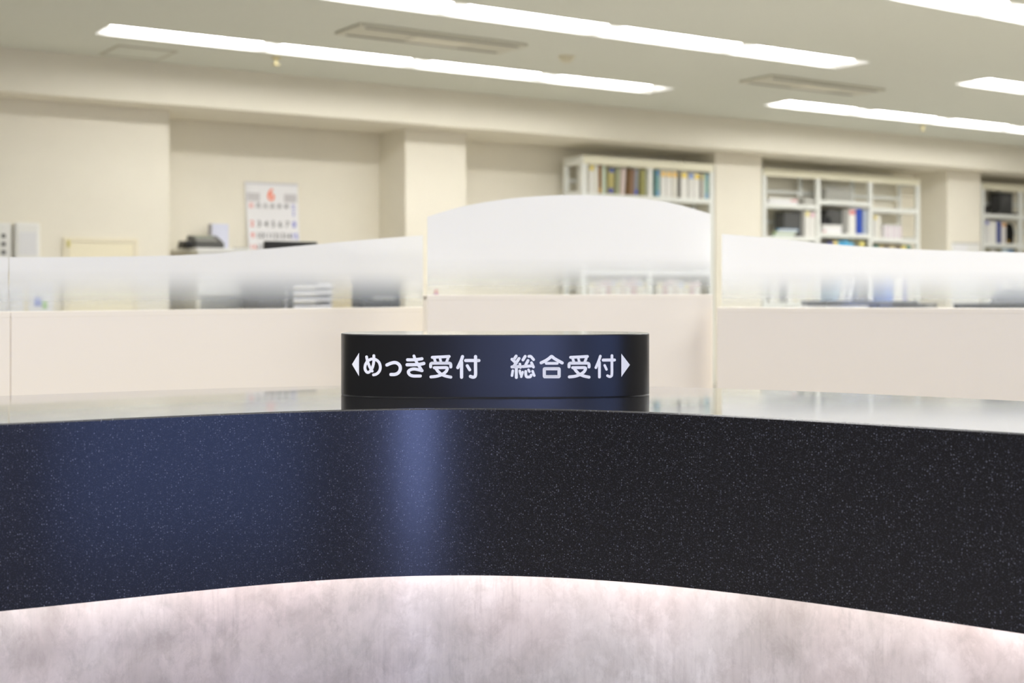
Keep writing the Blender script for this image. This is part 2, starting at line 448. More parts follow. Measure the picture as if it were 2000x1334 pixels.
# evenly sampled outline
raw = [srf(2*math.pi*i/4000) for i in range(4000)]
out = [raw[0]]; acc = 0
for i in range(1, 4000):
    acc += math.dist(raw[i], raw[i-1])
    if acc > .0035: out.append(raw[i]); acc = 0
def ring(mb, z, ins):
    b = len(mb.v)
    for x, y in out:
        r = math.hypot(x, y); k = (r-ins)/r; mb.v.append((x*k, y*k, z))
    return b
sb = MB(); k = len(out)
prof = [(.0006, 0), (0, .0012), (0, .0022), (0, SH-.0026), (0, SH-.0014), (.0004, SH-.0004), (.0012, SH)]
bs = [ring(sb, z, i) for i, z in prof]
for a, b in zip(bs, bs[1:]):
    for i in range(k): sb.f.append((a+i, a+(i+1) % k, b+(i+1) % k, b+i))
sb.f.append(tuple(bs[0]+i for i in reversed(range(k))))
sb.build('body', SIGNM, sign, smooth=True)
tp = MB(); b0 = ring(tp, SH-.0006, .0012); b1 = ring(tp, SH, .0012)
for i in range(k): tp.f.append((b0+i, b0+(i+1) % k, b1+(i+1) % k, b1+i))
tp.f.append(tuple(b1+i for i in range(k))); tp.f.append(tuple(b0+i for i in reversed(range(k))))
tp.build('top_plate', mat('gloss_black_acrylic', (20, 20, 22), .1, 1.0, coat=1), sign)

def sign_hit(px, py, off=.0004):
    """the point of the sign's front face seen at a place of the photograph, in the sign's frame"""
    c, s = math.cos(-SR), math.sin(-SR)
    t = (px-1000)/F
    def local(y):
        X, Y = t*y-SX, y-SY
        return X*c-Y*s, X*s+Y*c
    def g(y):
        x, yy = local(y); return (abs(x)/(SA+off))**SN + (abs(yy)/(SB+off))**SN - 1
    y = 1.70; st = .0005
    while g(y) > 0 and y < 1.9: y += st
    lo, hi = y-st, y
    for _ in range(30):
        m = (lo+hi)/2
        if g(m) > 0: lo = m
        else: hi = m
    x, yy = local(hi)
    return (x, yy, EYE-(py-HOR)*hi/F-CTOP)
def smooth_path(p, straight):
    if straight or len(p) < 3:
        o = []
        for a, b in zip(p, p[1:]):
            n = max(1, int(math.dist(a, b)/60))
            o += [(a[0]+(b[0]-a[0])*i/n, a[1]+(b[1]-a[1])*i/n) for i in range(n)]
        return o+[p[-1]]
    q = [p[0]]+list(p)+[p[-1]]; o = []
    for i in range(1, len(q)-2):
        p0, p1, p2, p3 = q[i-1:i+3]
        n = max(3, int(math.dist(p1, p2)/22))
        for j in range(n):
            t = j/n
            o.append(tuple(.5*(2*p1[c]+(p2[c]-p0[c])*t+(2*p0[c]-5*p1[c]+4*p2[c]-p3[c])*t*t+(3*p1[c]-p0[c]-3*p2[c]+p3[c])*t**3) for c in (0, 1)))
    return o+[p[-1]]
UNIT = 22.24
def glyph(x0, strokes, label):
    mb = MB()
    def put(poly):
        b = len(mb.v)
        mb.v += [sign_hit(x0+u/UNIT, 685+v/UNIT) for u, v in poly]
        mb.f.append(tuple(range(b, b+len(poly))))
    for st in strokes:
        r, straight, p = st[0], st[1], st[2:]
        p = smooth_path(p, straight)
        # a ribbon with a round cap at each end
        L, R = [], []
        for i in range(len(p)):
            a = p[max(i-1, 0)]; b = p[min(i+1, len(p)-1)]
            tx, ty = b[0]-a[0], b[1]-a[1]; l = math.hypot(tx, ty) or 1
            nx, ny = -ty/l, tx/l
            L.append((p[i][0]+nx*r, p[i][1]+ny*r)); R.append((p[i][0]-nx*r, p[i][1]-ny*r))
        for i in range(len(p)-1): put([L[i], L[i+1], R[i+1], R[i]])
        for c in (p if straight and len(st) > 5 else (p[0], p[-1])):
            put([(c[0]+r*math.cos(2*math.pi*j/20), c[1]+r*math.sin(2*math.pi*j/20)) for j in range(20)])
    me = bpy.data.meshes.new('character'); me.from_pydata(mb.v, [], mb.f); me.materials.append(LETT)
    o = bpy.data.objects.new('character', me); COL.objects.link(o); o.parent = sign
    o['label'] = label
    return o
ME = [(60, 0, (800,265), (840,450), (940,710), (1045,885)),
      (62, 0, (1115,215), (1112,480), (1050,740), (940,900), (850,945), (775,885), (728,765), (755,600), (840,460), (960,382), (1080,362), (1220,400), (1340,510), (1395,680), (1380,830), (1310,950), (1200,1025), (1100,1048))]
TSU = [(72, 0, (235,620), (400,550), (560,515), (690,545), (790,640), (820,770), (780,900), (690,990), (570,1030), (412,1033))]
KI = [(68, 0, (245,395), (500,395), (700,375), (870,350)), (72, 0, (225,610), (600,605), (800,585), (950,553)),
      (63, 0, (523,230), (600,430), (720,630), (870,862)),
      (68, 0, (872,865), (700,822), (530,795), (385,820), (290,890), (290,970), (360,1055), (480,1095), (640,1100), (800,1098))]
UKE = [(64, 0, (318,287), (700,270), (1050,250)), (60, 1, (408,340), (455,490)), (56, 1, (655,340), (695,490)), (60, 1, (1000,335), (938,490)),
       (66, 1, (247,700), (247,600), (262,560), (300,540), (1060,540), (1105,560), (1122,600), (1122,705)),
       (66, 0, (405,737), (700,735), (930,735), (972,780), (900,920), (720,1040), (500,1110), (260,1137)),
       (66, 0, (480,780), (580,910), (720,1025), (900,1100), (1122,1147))]
TSUKE = [(70, 0, (520,255), (450,450), (315,735)), (72, 1, (478,500), (478,1150)), (70, 1, (655,425), (1230,425)),
         (71, 0, (1085,255), (1085,700), (1085,1040), (1045,1130), (960,1148), (862,1115)), (66, 1, (725,650), (830,828))]
SOU = [(66, 1, (512,235), (405,400)), (66, 1, (335,372), (520,545)), (66, 1, (640,340), (430,650)), (66, 1, (335,702), (685,690)),
       (58, 1, (675,580), (702,730)), (66, 1, (522,720), (522,1160)), (57, 1, (368,870), (333,1080)), (54, 0, (672,870), (690,970), (728,1060)),
       (54, 1, (795,930), (735,1130)), (64, 1, (905,245), (810,400)), (62, 0, (1065,245), (1140,245), (1190,290), (1270,385)),
       (64, 1, (1030,425), (915,640)), (64, 1, (800,690), (1210,655)), (62, 1, (1180,525), (1265,710)),
       (62, 0, (930,900), (932,1040), (965,1130), (1050,1142), (1130,1130), (1165,1060)), (54, 1, (1050,825), (1092,908)), (57, 1, (1227,890), (1300,1080))]
GOU = [(68, 0, (265,525), (480,420), (620,325), (720,250), (820,325), (960,410), (1180,530)), (60, 1, (485,548), (968,548)),
       (70, 1, (402,800), (415,782), (1030,782), (1045,800), (1045,1110), (1030,1128), (415,1128), (402,1110), (402,800))]
UKE2 = [(s[0], s[1]) + tuple((u+(6 if u < 720 else 0), v) for u, v in s[2:]) for s in UKE]
TSUKE2 = [(58, 0, (390,235), (325,430), (195,738)), (61, 1, (350,500), (350,1145)), (66, 1, (515,407), (1003,402)),
          (59, 0, (893,212), (893,680), (890,1020), (855,1105), (785,1125), (702,1085)), (54, 1, (578,635), (658,815))]
for x0, g, l in ((680, ME, 'rounded white character め'), (745, TSU, 'rounded white character っ'), (785, KI, 'rounded white character き'), (830, UKE, 'left white character 受'), (880, TSUKE, 'left white character 付'),
                 (985, SOU, 'rounded white character 総'), (1045, GOU, 'rounded white character 合'), (1100, UKE2, 'right white character 受'), (1155, TSUKE2, 'right white character 付')):
    glyph(x0, g, l)
def arrow(x0, tip, base_u, v0, v1, label):
    m = MB(); n = 14
    rows_ = []
    for i in range(n+1):
        u = tip[0]+(base_u-tip[0])*i/n; f_ = i/n
        rows_.append([sign_hit(x0+u/UNIT, 685+(tip[1]+(v0-tip[1])*f_ + (j/6)*((v1-v0)*f_))/UNIT) for j in range(7)])
    for r_ in rows_: m.v += r_
    for i in range(n):
        for j in range(6): m.f.append((i*7+j, (i+1)*7+j, (i+1)*7+j+1, i*7+j+1))
    me = bpy.data.meshes.new('arrow'); me.from_pydata(m.v, [], m.f); me.materials.append(LETT)
    o = bpy.data.objects.new('arrow', me); COL.objects.link(o); o.parent = sign; o['label'] = label
arrow(680, (165, 590), 472, 92, 1112, 'white arrow pointing left')
arrow(1155, (1675, 615), 1302, 125, 1138, 'white arrow pointing right')

# ------------------------------------------------------------------ low partitions with frosted glass
def at(px, Y): return Vector(((px-1000)/F*Y, Y))
def partition(px0, Y0, px1, Y1, zb, tops, label, gl=(0, 0), thick=.04):
    a, b = at(px0, Y0), at(px1, Y1); L = (b-a).length; ang = math.atan2(b.y-a.y, b.x-a.x)
    t = thing('partition', label, 'partition', (a.x, a.y, 0), ang, 'low partitions behind the counter')
    def pos(px):                      # distance along the partition of the point seen at px
        lo, hi = -.4, L+.6
        for _ in range(50):
            m = (lo+hi)/2; p = a+(b-a)*(m/L)
            if 1000+F*p.x/p.y < px: lo = m
            else: hi = m
        return lo
    def dep(s): return (a+(b-a)*(s/L)).y
    s0, s1 = gl
    bp = MB().box(0, L, 0, thick, .0, zb).build('base_panel', LAMI, t, .003)
    bx('edge_band', mat('cream_edge_band', (238, 231, 219), .45, .4, noise=.01, scale=5), t, 0, L, -.0003, thick+.0003, zb-.012, zb+.0005, bevel=.001)
    # top line of the glass through the measured heights
    xs = [pos(p) for p, _ in tops]; zs = [EYE+(HOR-y)*dep(x)/F for x, (_, y) in zip(xs, tops)]
    m = MB(); n = 60
    X = np.linspace(s0, L-s1, n+1)
    # piecewise cubic (monotone tangents by finite differences)
    ms = [(zs[min(i+1, len(zs)-1)]-zs[max(i-1, 0)])/(xs[min(i+1, len(xs)-1)]-xs[max(i-1, 0)]) for i in range(len(xs))]
    def top(x):
        if x <= xs[0]: return zs[0]+ms[0]*(x-xs[0])
        if x >= xs[-1]: return zs[-1]+ms[-1]*(x-xs[-1])
        i = max(j for j in range(len(xs)-1) if xs[j] <= x); h = xs[i+1]-xs[i]; u = (x-xs[i])/h
        return (2*u**3-3*u*u+1)*zs[i]+(u**3-2*u*u+u)*h*ms[i]+(-2*u**3+3*u*u)*zs[i+1]+(u**3-u*u)*h*ms[i+1]
    y0, y1 = thick/2-.004, thick/2+.004
    for x in X:
        z = top(float(x))-zb
        m.v += [(x, y0, 0), (x, y0, z), (x, y1, z), (x, y1, 0)]
    for i in range(n):
        q = 4*i
        m.f += [(q, q+4, q+5, q+1), (q+1, q+5, q+6, q+2), (q+2, q+6, q+7, q+3), (q+3, q+7, q+4, q)]
    m.f += [(0, 1, 2, 3), (4*n+3, 4*n+2, 4*n+1, 4*n)]
    g = m.build('frosted_glass', CLEARG[2], t, loc=(0, 0, zb))
    g.data.materials.append(FROST)          # the film is stuck on the public side only
    for p in g.data.polygons:
        if abs(p.normal.y) > .9 and p.center.y < thick/2: p.material_index = 1
    return t
ZB = EYE-.0589
def leftY(px): return 3.0*4300/(4750-px)
partition(21, leftY(21), 835, leftY(835), ZB, [(22,502),(150,501.5),(330,499),(433,494),(522,486),(590,480),(723,467.5),(834,459)], 'long low partition at left with frosted glass rising towards the middle', (.001, .004))
partition(-420, leftY(-420), 20.6, leftY(20.6), ZB, [(-420,498),(-200,501),(19,502)], 'partition panel cut off by the left edge of the picture', (.0, .001))
partition(834, 3.06, 1393, 3.29, EYE-.0267, [(838,422.5),(880,409.5),(918,400),(970,391),(1030,384),(1120,379.8),(1190,382),(1270,388.5),(1330,399),(1393,417)], 'taller middle partition with arched frosted glass behind the sign', (.005, .0))
partition(1400, 3.235, 2300, 3.04, ZB, [(1409,456.5),(1480,462),(1535,467.5),(1598,474.5),(1690,481.5),(1814,487.5),(2000,493),(2300,498)], 'low partition at right with frosted glass sloping down to the right', (.012, .0))

# ------------------------------------------------------------------ back wall, left bay
t = thing('wall_calendar', 'white wall calendar with an orange six and rows of dates', 'calendar', W(D(478, N1-.012), N1-.012, 0))
cd0 = D(478, N1-.012); cw = D(581, N1-.012)-cd0
cz1 = Z(356, 478, N1-.012); ch = .74
m = MB(); nseg = 12
for i in range(nseg+1):               # the sheet hangs a little off the wall at its foot
    z = cz1-ch*i/nseg; k = i/nseg
    for y in (-.002-.03*k*k, .001-.03*k*k):
        m.v += [(.035*k, y, z), (cw+.02*k, y, z)]
for i in range(nseg):
    a, b = 4*i, 4*i+4
    m.f += [(a, a+1, b+1, b), (a+2, b+2, b+3, a+3), (a, b, b+2, a+2), (a+1, a+3, b+3, b+1)]
m.f += [(0, 2, 3, 1), (4*nseg, 4*nseg+1, 4*nseg+3, 4*nseg+2)]
sheet = m.build('sheet', PAPER, t)
bx('binding_strip', mat('calendar_strip', (214, 214, 216), .5, .3, noise=.01, scale=9), t, -.003, cw+.003, -.006, .002, cz1-.012, cz1+.008)
ORANGE, RED, BLUE, INK = (colour(c) for c in ((235, 110, 60), (226, 96, 84), (86, 96, 200), (80, 80, 84)))
def text(body, x, z, size, m, name='date_number'):
    cu = bpy.data.curves.new(name, 'FONT'); cu.body = body; cu.size = size; cu.align_x = 'CENTER'; cu.align_y = 'CENTER'
    cu.offset = size*.012
    tmp = bpy.data.objects.new('tmp', cu); COL.objects.link(tmp)
    bpy.context.view_layer.update()
    me = bpy.data.meshes.new_from_object(tmp.evaluated_get(bpy.context.evaluated_depsgraph_get()))
    bpy.data.objects.remove(tmp); me.materials.clear(); me.materials.append(m)
    o = bpy.data.objects.new(name, me); COL.objects.link(o); o.parent = t
    k = (cz1-z)/ch
    o.location = (x+.028*k, -.0035-.03*k*k, z); o.rotation_euler = (math.radians(90), 0, 0)
text('6', cw*.48, cz1-.105, .15, ORANGE, 'month_number')
for i, w in enumerate('日月火水木金土'):
    text(w, cw*(.10+.133*i), cz1-.205, .05, RED if i == 0 else BLUE if i == 6 else INK, 'weekday_name')
text('1', cw*.898, cz1-.265, .07, BLUE)
for r in range(2):
    for i in range(7):
        text(str(2+7*r+i), cw*(.10+.133*i), cz1-.365-.105*r, .075 if r == 0 else .07, RED if i == 0 else BLUE if i == 6 else INK)
for i in range(3): text(str(16+i), cw*(.10+.133*i), cz1-.575, .07, RED if i == 0 else INK)
for x in (.02, .72):
    bx('small_print', mat('pale_print', (206, 204, 206), .8, .2, noise=.1, scale=60), t, cw*x+.01, cw*x+.13, -.0035, -.0028, cz1-.165, cz1-.09, bevel=0)

# white cabinet with the phone on it
n0 = 10.147; d0, d1 = D(385, n0), D(500, n0); zt = Z(484, 385, n0)
t = thing('office_cabinet', 'white waist-high office cabinet under the phone, in the left bay', 'cabinet', W(d0, n0, 0))
w, dp = d1-d0, .60
MB().box(0, w, .02, dp, .06, zt-.03).build('body', mat('cabinet_body', (214, 210, 194), .5, .3, noise=.02, scale=6), t, .004)
bx('top_board', WHITEP, t, -.005, w+.005, -.005, dp, zt-.03, zt)
bx('door', WHITEP, t, .012, w-.012, 0, .02, Z(578, 440, n0)+.01, zt-.04)
lv = MB()
for i in range(9):
    zz = Z(578, 440, n0)-.012-.018*i
    lv.prism([(.002, zz), (.018, zz-.010), (.018, zz-.013), (.0, zz-.003)], .045, w-.06, axis='x')
lv.box(.03, w-.045, .016, .02, Z(578, 440, n0)-.20, Z(578, 440, n0)-.002)
lv.build('louvre_grille', LGREY, t)
bx('lower_door', WHITEP, t, .012, w-.012, 0, .02, .07, Z(578, 440, n0)-.21)
bx('plinth', DGREY, t, .02, w-.02, .04, dp-.02, 0, .06)

zc = zt
t = thing('desk_phone', 'dark grey desk phone with handset on top of the white cabinet', 'phone', W(D(361, n0+.12), n0+.12, zc))
MB().prism([(0, 0), (0, .05), (.03, .06), (.17, .112), (.20, .105), (.20, 0)], .088, .34, axis='x').build('base', DGREY, t, .008)
MB().prism([(.0, .02), (.0, .058), (.035, .066), (.05, .05), (.15, .05), (.165, .066), (.2, .058), (.2, .02)], .012, .066, axis='x').build('handset', BLACKP, t, .009)
MB().box(.0, .09, .02, .185, 0, .024).build('cradle', BLACKP, t, .006)
MB().prism([(.11, .0915), (.11, .0935), (.16, .112), (.16, .110)], .13, .29, axis='x').build('display', mat('phone_display', (150, 156, 140), .3, .5, noise=.02, scale=9), t)
for i in range(3):
    for j in range(5):
        y = .035+.022*i; z = .06+(y-.03)*.371
        bx('key', LGREY, t, .12+.036*j, .146+.036*j, y, y+.013, z, z+.006, bevel=.001)
t = thing('small_box', 'pale blue carton behind the desk phone', 'box', W(D(414, n0+.45), n0+.45, zc))
wb = D(447, n0+.45)-D(414, n0+.45)
MB().box(0, wb, 0, .09, 0, Z(437, 430, n0+.45)-zc).build('carton', colour((218, 221, 238)), t, .003)
bx('end_flap', colour((170, 168, 176)), t, -.002, .0, .005, .085, .02, Z(437, 430, n0+.45)-zc-.005, bevel=0)
t = thing('ballpoint_pen', 'dark pen lying on the cabinet beside the phone', 'pen', W(D(456, n0+.15), n0+.15, zc))
MB().rod((0, 0, .006), (.13, .03, .006), .005).build('barrel', DGREY, t, smooth=True)
MB().rod((.13, .03, .006), (.145, .0335, .006), .003).build('tip', LGREY, t, smooth=True)

# low cabinet along the wall with things on it
n0 = 9.70; d0 = D(503, n0); d1 = D(880, n0); LC = .855
def low_cabinet(d0, d1, n0, dp, h, label, doors):
    t = thing('low_cabinet', label, 'cabinet', W(d0, n0, 0))
    w = d1-d0
    MB().box(0, w, .02, dp, .05, h-.025).build('body', OLIVE, t, .003)
    bx('top_board', WOODL, t, -.005, w+.005, -.005, dp, h-.025, h)
    for i in range(doors):
        dd = bx('door', OLIVE, t, w*i/doors+.004, w*(i+1)/doors-.004, .0, .02, .06, h-.03)
        bx('handle', ALU, dd, w*(i+.5)/doors-.05, w*(i+.5)/doors+.05, -.02, -.008, h-.1, h-.085)
    bx('plinth', DGREY, t, .01, w-.01, .04, dp-.02, 0, .05)
    return t
low_cabinet(d0, d1, n0, .42, LC, 'low olive cabinet against the wall behind the left partition', 4)
def z0(py, px, n): return Z(py, px, n)
# dark computer
a, b = D(505, n0+.02), D(556, n0+.02)
t = thing('computer_tower', 'dark computer tower behind the left glass, beside the paper trays', 'computer', W(a, n0+.02, LC))
h = Z(500, 530, n0)-LC
MB().box(0, b-a, .012, .34, 0, h).build('case', mat('computer_case', (84, 80, 76), .5, .4, noise=.04, scale=9), t, .004)
bx('front_bezel', mat('computer_bezel', (66, 64, 62), .45, .4, noise=.04, scale=9), t, .003, b-a-.003, 0, .012, .004, h-.004)
bx('drive_slot', BLACKP, t, .02, b-a-.02, -.002, 0, h-.09, h-.07, bevel=0)
bx('power_button', LGREY, t, (b-a)/2-.012, (b-a)/2+.012, -.003, 0, h-.16, h-.135, bevel=.001)
# tray stack
a, b = D(559, n0+.02), D(648, n0+.02)
t = thing('letter_tray_stack', 'stack of white paper trays behind the left glass', 'tray', W(a, n0+.02, LC))
w = b-a; th = .058
for i in range(4):
    zz = .006+th*i
    tr = MB().box(0, w, .0, .30, zz, zz+.004).box(0, .004, 0, .30, zz+.004, zz+.036).box(w-.004, w, 0, .30, zz+.004, zz+.036).box(.004, w-.004, .296, .30, zz+.004, zz+.036).box(.004, w-.004, 0, .004, zz+.004, zz+.018)
    tr = tr.build('tray', mat('tray_plastic', (232, 232, 240), .4, .4, noise=.01, scale=9), t, .001)
    MB().box(.012, w-.012, .012, .28, zz+.005, zz+.012+.004*(i % 2)).build('paper', PAPER, tr)
    if i < 3:
        for x in (.0, w-.012):
            for y in (.01, .27): bx('riser', mat('tray_riser', (150, 150, 158), .4, .4, noise=.01, scale=9), tr, x, x+.012, y, y+.02, zz+.034, zz+th+.001, bevel=0)
ztop = LC+.006+th*3+.040
t = thing('router', 'small grey box with a violet light on top of the paper trays', 'router', W(a+.02, n0+.04, ztop))
MB().box(0, .22, 0, .15, 0, .035).build('case', mat('router_case', (176, 176, 190), .4, .4, noise=.02, scale=9), t, .005)
bx('indicator_light', INDI, t, .03, .062, -.003, .0, .006, .026, bevel=.001)
for x in (.14, .2): MB().rod((x, .13, .03), (x+.01, .14, .12), .005).build('antenna', DGREY, t, smooth=True)
# upright beige file box
a, b = D(652, n0+.02), D(690, n0+.02)
t = thing('file_box', 'beige upright file box right of the paper trays', 'file box', W(a, n0+.05, LC))
m = MB(); w = b-a; hh = Z(520, 670, n0)-LC
m.box(0, w, 0, .004, 0, hh*.8).box(0, .004, .004, .26, 0, hh).box(w-.004, w, .004, .26, 0, hh).box(.004, w-.004, .256, .26, 0, hh).box(.004, w-.004, .004, .256, 0, .004)
m.build('case', colour((176, 164, 132)), t)
for i in range(3): bx('folder', colour(((196, 186, 150), (150, 140, 118), (206, 196, 150))[i]), t, .008+w*.3*i, .008+w*.3*i+w*.22, .01, .24, .005, hh*(.9-.04*i), bevel=.001)
# black carton with pale writing
a, b = D(709, n0), D(785, n0)
t = thing('black_carton', 'black carton with a pale line of print, behind the left glass beside the pillar', 'box', W(a, n0+.03, LC))
w = b-a; hh = Z(536, 740, n0)-LC
MB().box(0, w, 0, .24, 0, hh).build('carton', mat('black_card', (30, 32, 40), .45, .4, noise=.05, scale=12), t, .003)
pr = MB(); x = w*.30
for i in range(11):
    ww = w*(.028+.012*((i*7) % 3)); zz = .072
    pr.box(x, x+ww*.35, -.0012, 0, zz, zz+.024); pr.box(x+ww*.35, x+ww, -.0012, 0, zz+(.0, .010, .018)[i % 3], zz+(.0, .010, .018)[i % 3]+.006)
    x += ww+w*.012
pr.build('print', mat('pale_ink', (206, 206, 204), .6, .3, noise=.02, scale=30), t)
bx('lid_seam', mat('black_seam', (12, 12, 14), .5, .3, noise=.02, scale=9), t, .0, w, -.001, .0, hh*.72, hh*.72+.004, bevel=0)
# small bottle
t = thing('glue_bottle', 'small purple and red bottle seen through the middle glass near the pillar', 'bottle', W(D(852, n0+.1), n0+.1, LC))
MB().lathe([(.024, 0), (.026, .006), (.026, .09), (.018, .105), (.010, .112)], seg=20).build('bottle_body', colour((150, 120, 176)), t, smooth=True)
MB().lathe([(.0105, .112), (.0105, .14), (.005, .155)], seg=16).build('cap', colour((190, 90, 96)), t, smooth=True)

# small black screen on a desk
nm = 5.73
t = thing('office_desk', 'pale desk hidden behind the left partition, carrying the small black screen', 'desk', W(2.0, nm-.35, 0))
bx('desk_top', WOODL, t, 0, 1.4, 0, .7, .69, .72, bevel=.004)
for x in (.02, 1.34):
    for y in (.03, .63): bx('leg', LGREY, t, x, x+.04, y, y+.04, 0, .69)
bx('modesty_panel', WOODL, t, .06, 1.34, .03, .045, .3, .69)
a, b = D(520, nm), D(620, nm); zt = Z(470.5, 520, nm)
t = thing('monitor', 'small black screen just above the left frosted glass, in front of the calendar', 'monitor', W((a+b)/2, nm, .72))
w = (b-a)/2; hh = zt-.72
MB().box(-w, w, 0, .035, hh-.21, hh).build('housing', BLACKP, t, .004)
bx('screen', mat('dark_screen', (14, 14, 16), .15, .5, noise=.02, scale=3), t, -w+.012, w-.012, .035, .0365, hh-.198, hh-.012, bevel=0)
MB().rod((0, .02, .012), (0, .02, hh-.12), .016).build('stand', DGREY, t, smooth=True)
MB().lathe([(.10, 0), (.10, .008), (.03, .016)], 0, .02).build('foot', BLACKP, t, smooth=True)

# ------------------------------------------------------------------ things on the broad pillar at the far left
pn = PILLAR_N
def on_wall(name, label, cat, px0, px1, py0, py1, dp, m, n=pn, bevel=.004):
    a, b = D(px0, n), D(px1, n)
    pxm = (px0+px1)/2
    z1, z0_ = Z(py0, pxm, n), Z(py1, pxm, n)
    t = thing(name, label, cat, W(a, n-.001, z0_))
    MB().box(0, b-a, -dp, 0, 0, z1-z0_).build('body' if dp > .01 else 'sheet', m, t, bevel)
    return t, b-a, z1-z0_
t, w, h = on_wall('switch_box', 'white wall box with dark round switches at the far left edge', 'switch box', -30, 21, 435, 530, .035, WHITEP, bevel=.012)
for i in range(3): bx('switch', DGREY, t, w*.60, w*.60+.028, -.042, -.034, h-.115-.062*i, h-.085-.062*i)
t, w, h = on_wall('towel_dispenser', 'white rounded wall dispenser beside the switch box at far left', 'dispenser', 25, 75, 435, 532, .07, WHITEP, bevel=.02)
bx('front_window', mat('grey_window', (229, 230, 232), .3, .5, noise=.02, scale=9), t, .03, w-.03, -.073, -.069, h*.35, h*.8)
bx('lower_lip', LGREY, t, .02, w-.02, -.06, -.02, -.006, .0)
t, w, h = on_wall('notice_sheet', 'pale notice with grey print at the far left, low on the wall', 'notice', -4, 46, 557, 625, .002, PAPER, bevel=0)
for i in range(5): bx('text_line', mat('grey_print', (188, 186, 186), .8, .2, noise=.1, scale=60), t, .06+.01*(i % 2), w*.55, -.003, -.002, h-.06-.03*i, h-.05-.03*i, bevel=0)
t, w, h = on_wall('notice_sheet', 'notice with blue and green marks, second from the left edge', 'notice', 56, 104, 555, 625, .002, PAPER, bevel=0)
bx('blue_mark', colour((150, 160, 214)), t, w*.22, w*.52, -.003, -.002, h-.17, h-.1, bevel=0)
bx('green_mark', colour((170, 206, 150)), t, w*.55, w*.75, -.003, -.002, h-.19, h-.13, bevel=0)
CREAMD = mat('cream_yellow_metal', (244, 236, 208), .45, .4, noise=.015, scale=5)
t, w, h = on_wall('access_panel', 'cream metal wall panel with a frame on the broad left pillar', 'wall panel', 122, 268, 465, 720, .012, WALLC, bevel=.002)
m = MB()
for q in ((0, w, -.022, -.012, h-.035, h), (0, .035, -.022, -.012, 0, h-.035), (w-.035, w, -.022, -.012, 0, h-.035), (.035, w-.035, -.022, -.012, 0, .035)): m.box(*q)
m.build('frame', mat('cream_frame', (236, 228, 204), .45, .4, noise=.015, scale=5), t, .003)
bx('panel_door', CREAMD, t, .04, w-.04, -.020, -.012, .04, h-.042)
bx('hinge', mat('brass_hinge', (206, 196, 120), .4, .5, metal=.3, noise=.02, scale=9), t, .028, .05, -.03, -.022, h-.075, h-.02)

# ------------------------------------------------------------------ open steel shelves
def shelf_unit(label, d0, d1, n0, n1, H, bays, boards, rear_posts):
    t = thing('shelving_unit', label, 'shelf', W(d0, n0, 0), group='steel shelving units on the back wall')
    w, dp = d1-d0, n1-n0
    pw = .058
    xs = [w*i/bays for i in range(bays+1)]
    for i, x in enumerate(xs):
        x0 = x-pw/2 if 0 < i < bays else (0 if i == 0 else w-pw)
        bx('upright', POSTM, t, x0, x0+pw, 0, .04, 0, H-.002, bevel=.003)
        bx('upright', POSTM, t, x0, x0+pw, dp-.03, dp, 0, H-.002, bevel=.003)
        if i in (0, bays):
            for z in [H-.06]+[b-.0 for b in boards[0 if i == 0 else -1]]:
                bx('side_rail', POSTM, t, x0+.004, x0+pw-.02, .04, dp-.03, z-.03, z+.025, bevel=.002)
    bx('top_rail', RAILM, t, pw*.2, w-pw*.2, -.004, .02, H-.085, H, bevel=.003)
    bx('top_board', POSTM, t, .004, w-.004, .02, dp, H-.03, H-.004, bevel=.002)
    for i in range(bays):
        a = xs[i]+(pw if i == 0 else pw/2); b = xs[i+1]-(pw if i == bays-1 else pw/2)
        for z in boards[i]:
            s = bx('shelf_board', POSTM, t, a, b, .002, dp-.004, z-.05, z, bevel=.003)
        for z in [H-.25] + [q+.16 for q in boards[i][1:3]]:
            bx('back_rail', POSTM, t, a, b, dp-.02, dp-.005, z, z+.035, bevel=.002)
        if rear_posts: bx('rear_post', POSTM, t, a+(b-a)*rear_posts, a+(b-a)*rear_posts+.05, dp-.05, dp-.02, boards[i][0], H-.03, bevel=.003)
    return t

def binder(d, n, z, w, h, dp, rgb, label, tagc=None, tag_low=None, tilt=0, group=None, name='ring_binder', cat='binder', tag_h=.045):
    for word, nm, ct in (('book', 'book', 'book'), ('folder', 'paper_folder', 'folder'), ('file', 'document_file', 'file'), ('booklet', 'booklet', 'booklet')):
        if word in label.split(',')[0].split(' on the')[0].split(' behind')[0].split(): name, cat = nm, ct
    t = thing(name, label, cat, W(d, n, z + (w*math.sin(tilt) if tilt > 0 else 0)), tilt=tilt, group=group)
    c = colour(rgb)
    e = min(.004, w*.2)
    MB().box(0, w, 0, e, 0, h).box(0, e, e, dp, 0, h).box(w-e, w, e, dp, 0, h).build('cover', c, t)
    MB().box(e, w-e, e+.002, dp-.006, .006, h-.008).build('pages', PAGES, t)
    if tagc: bx('spine_tag', colour(tagc), t, w*.06, w*.94, -.0015, 0, h-.015-tag_h, h-.012, bevel=0)
    if tag_low: bx('foot_tag', colour(tag_low), t, w*.06, w*.94, -.0015, 0, .012, .015+tag_h, bevel=0)
    return t
WH, CRW = (236, 235, 230), (228, 226, 216)
YEL, ORG, BLU, TEAL = (236, 214, 92), (240, 200, 110), (96, 130, 206), (134, 178, 178)
def row(n, z, items, where, group):
    """items: (px0, px1, height, rgb, look, tag, low tag, tilt)"""
    for i, it in enumerate(items):
        p0, p1, h, rgb, look = it[:5]
        tg = it[5] if len(it) > 5 else None; lo = it[6] if len(it) > 6 else None; tl = it[7] if len(it) > 7 else 0
        d = D(p0, n); w = D(p1, n)-d-.004
        if tl: w = max(w*.75, .02)
        binder(d, n, z+.001, w, h, .22, rgb, '%s, %s from the left %s' % (look, ORD[i], where), tg, lo, tl, group)

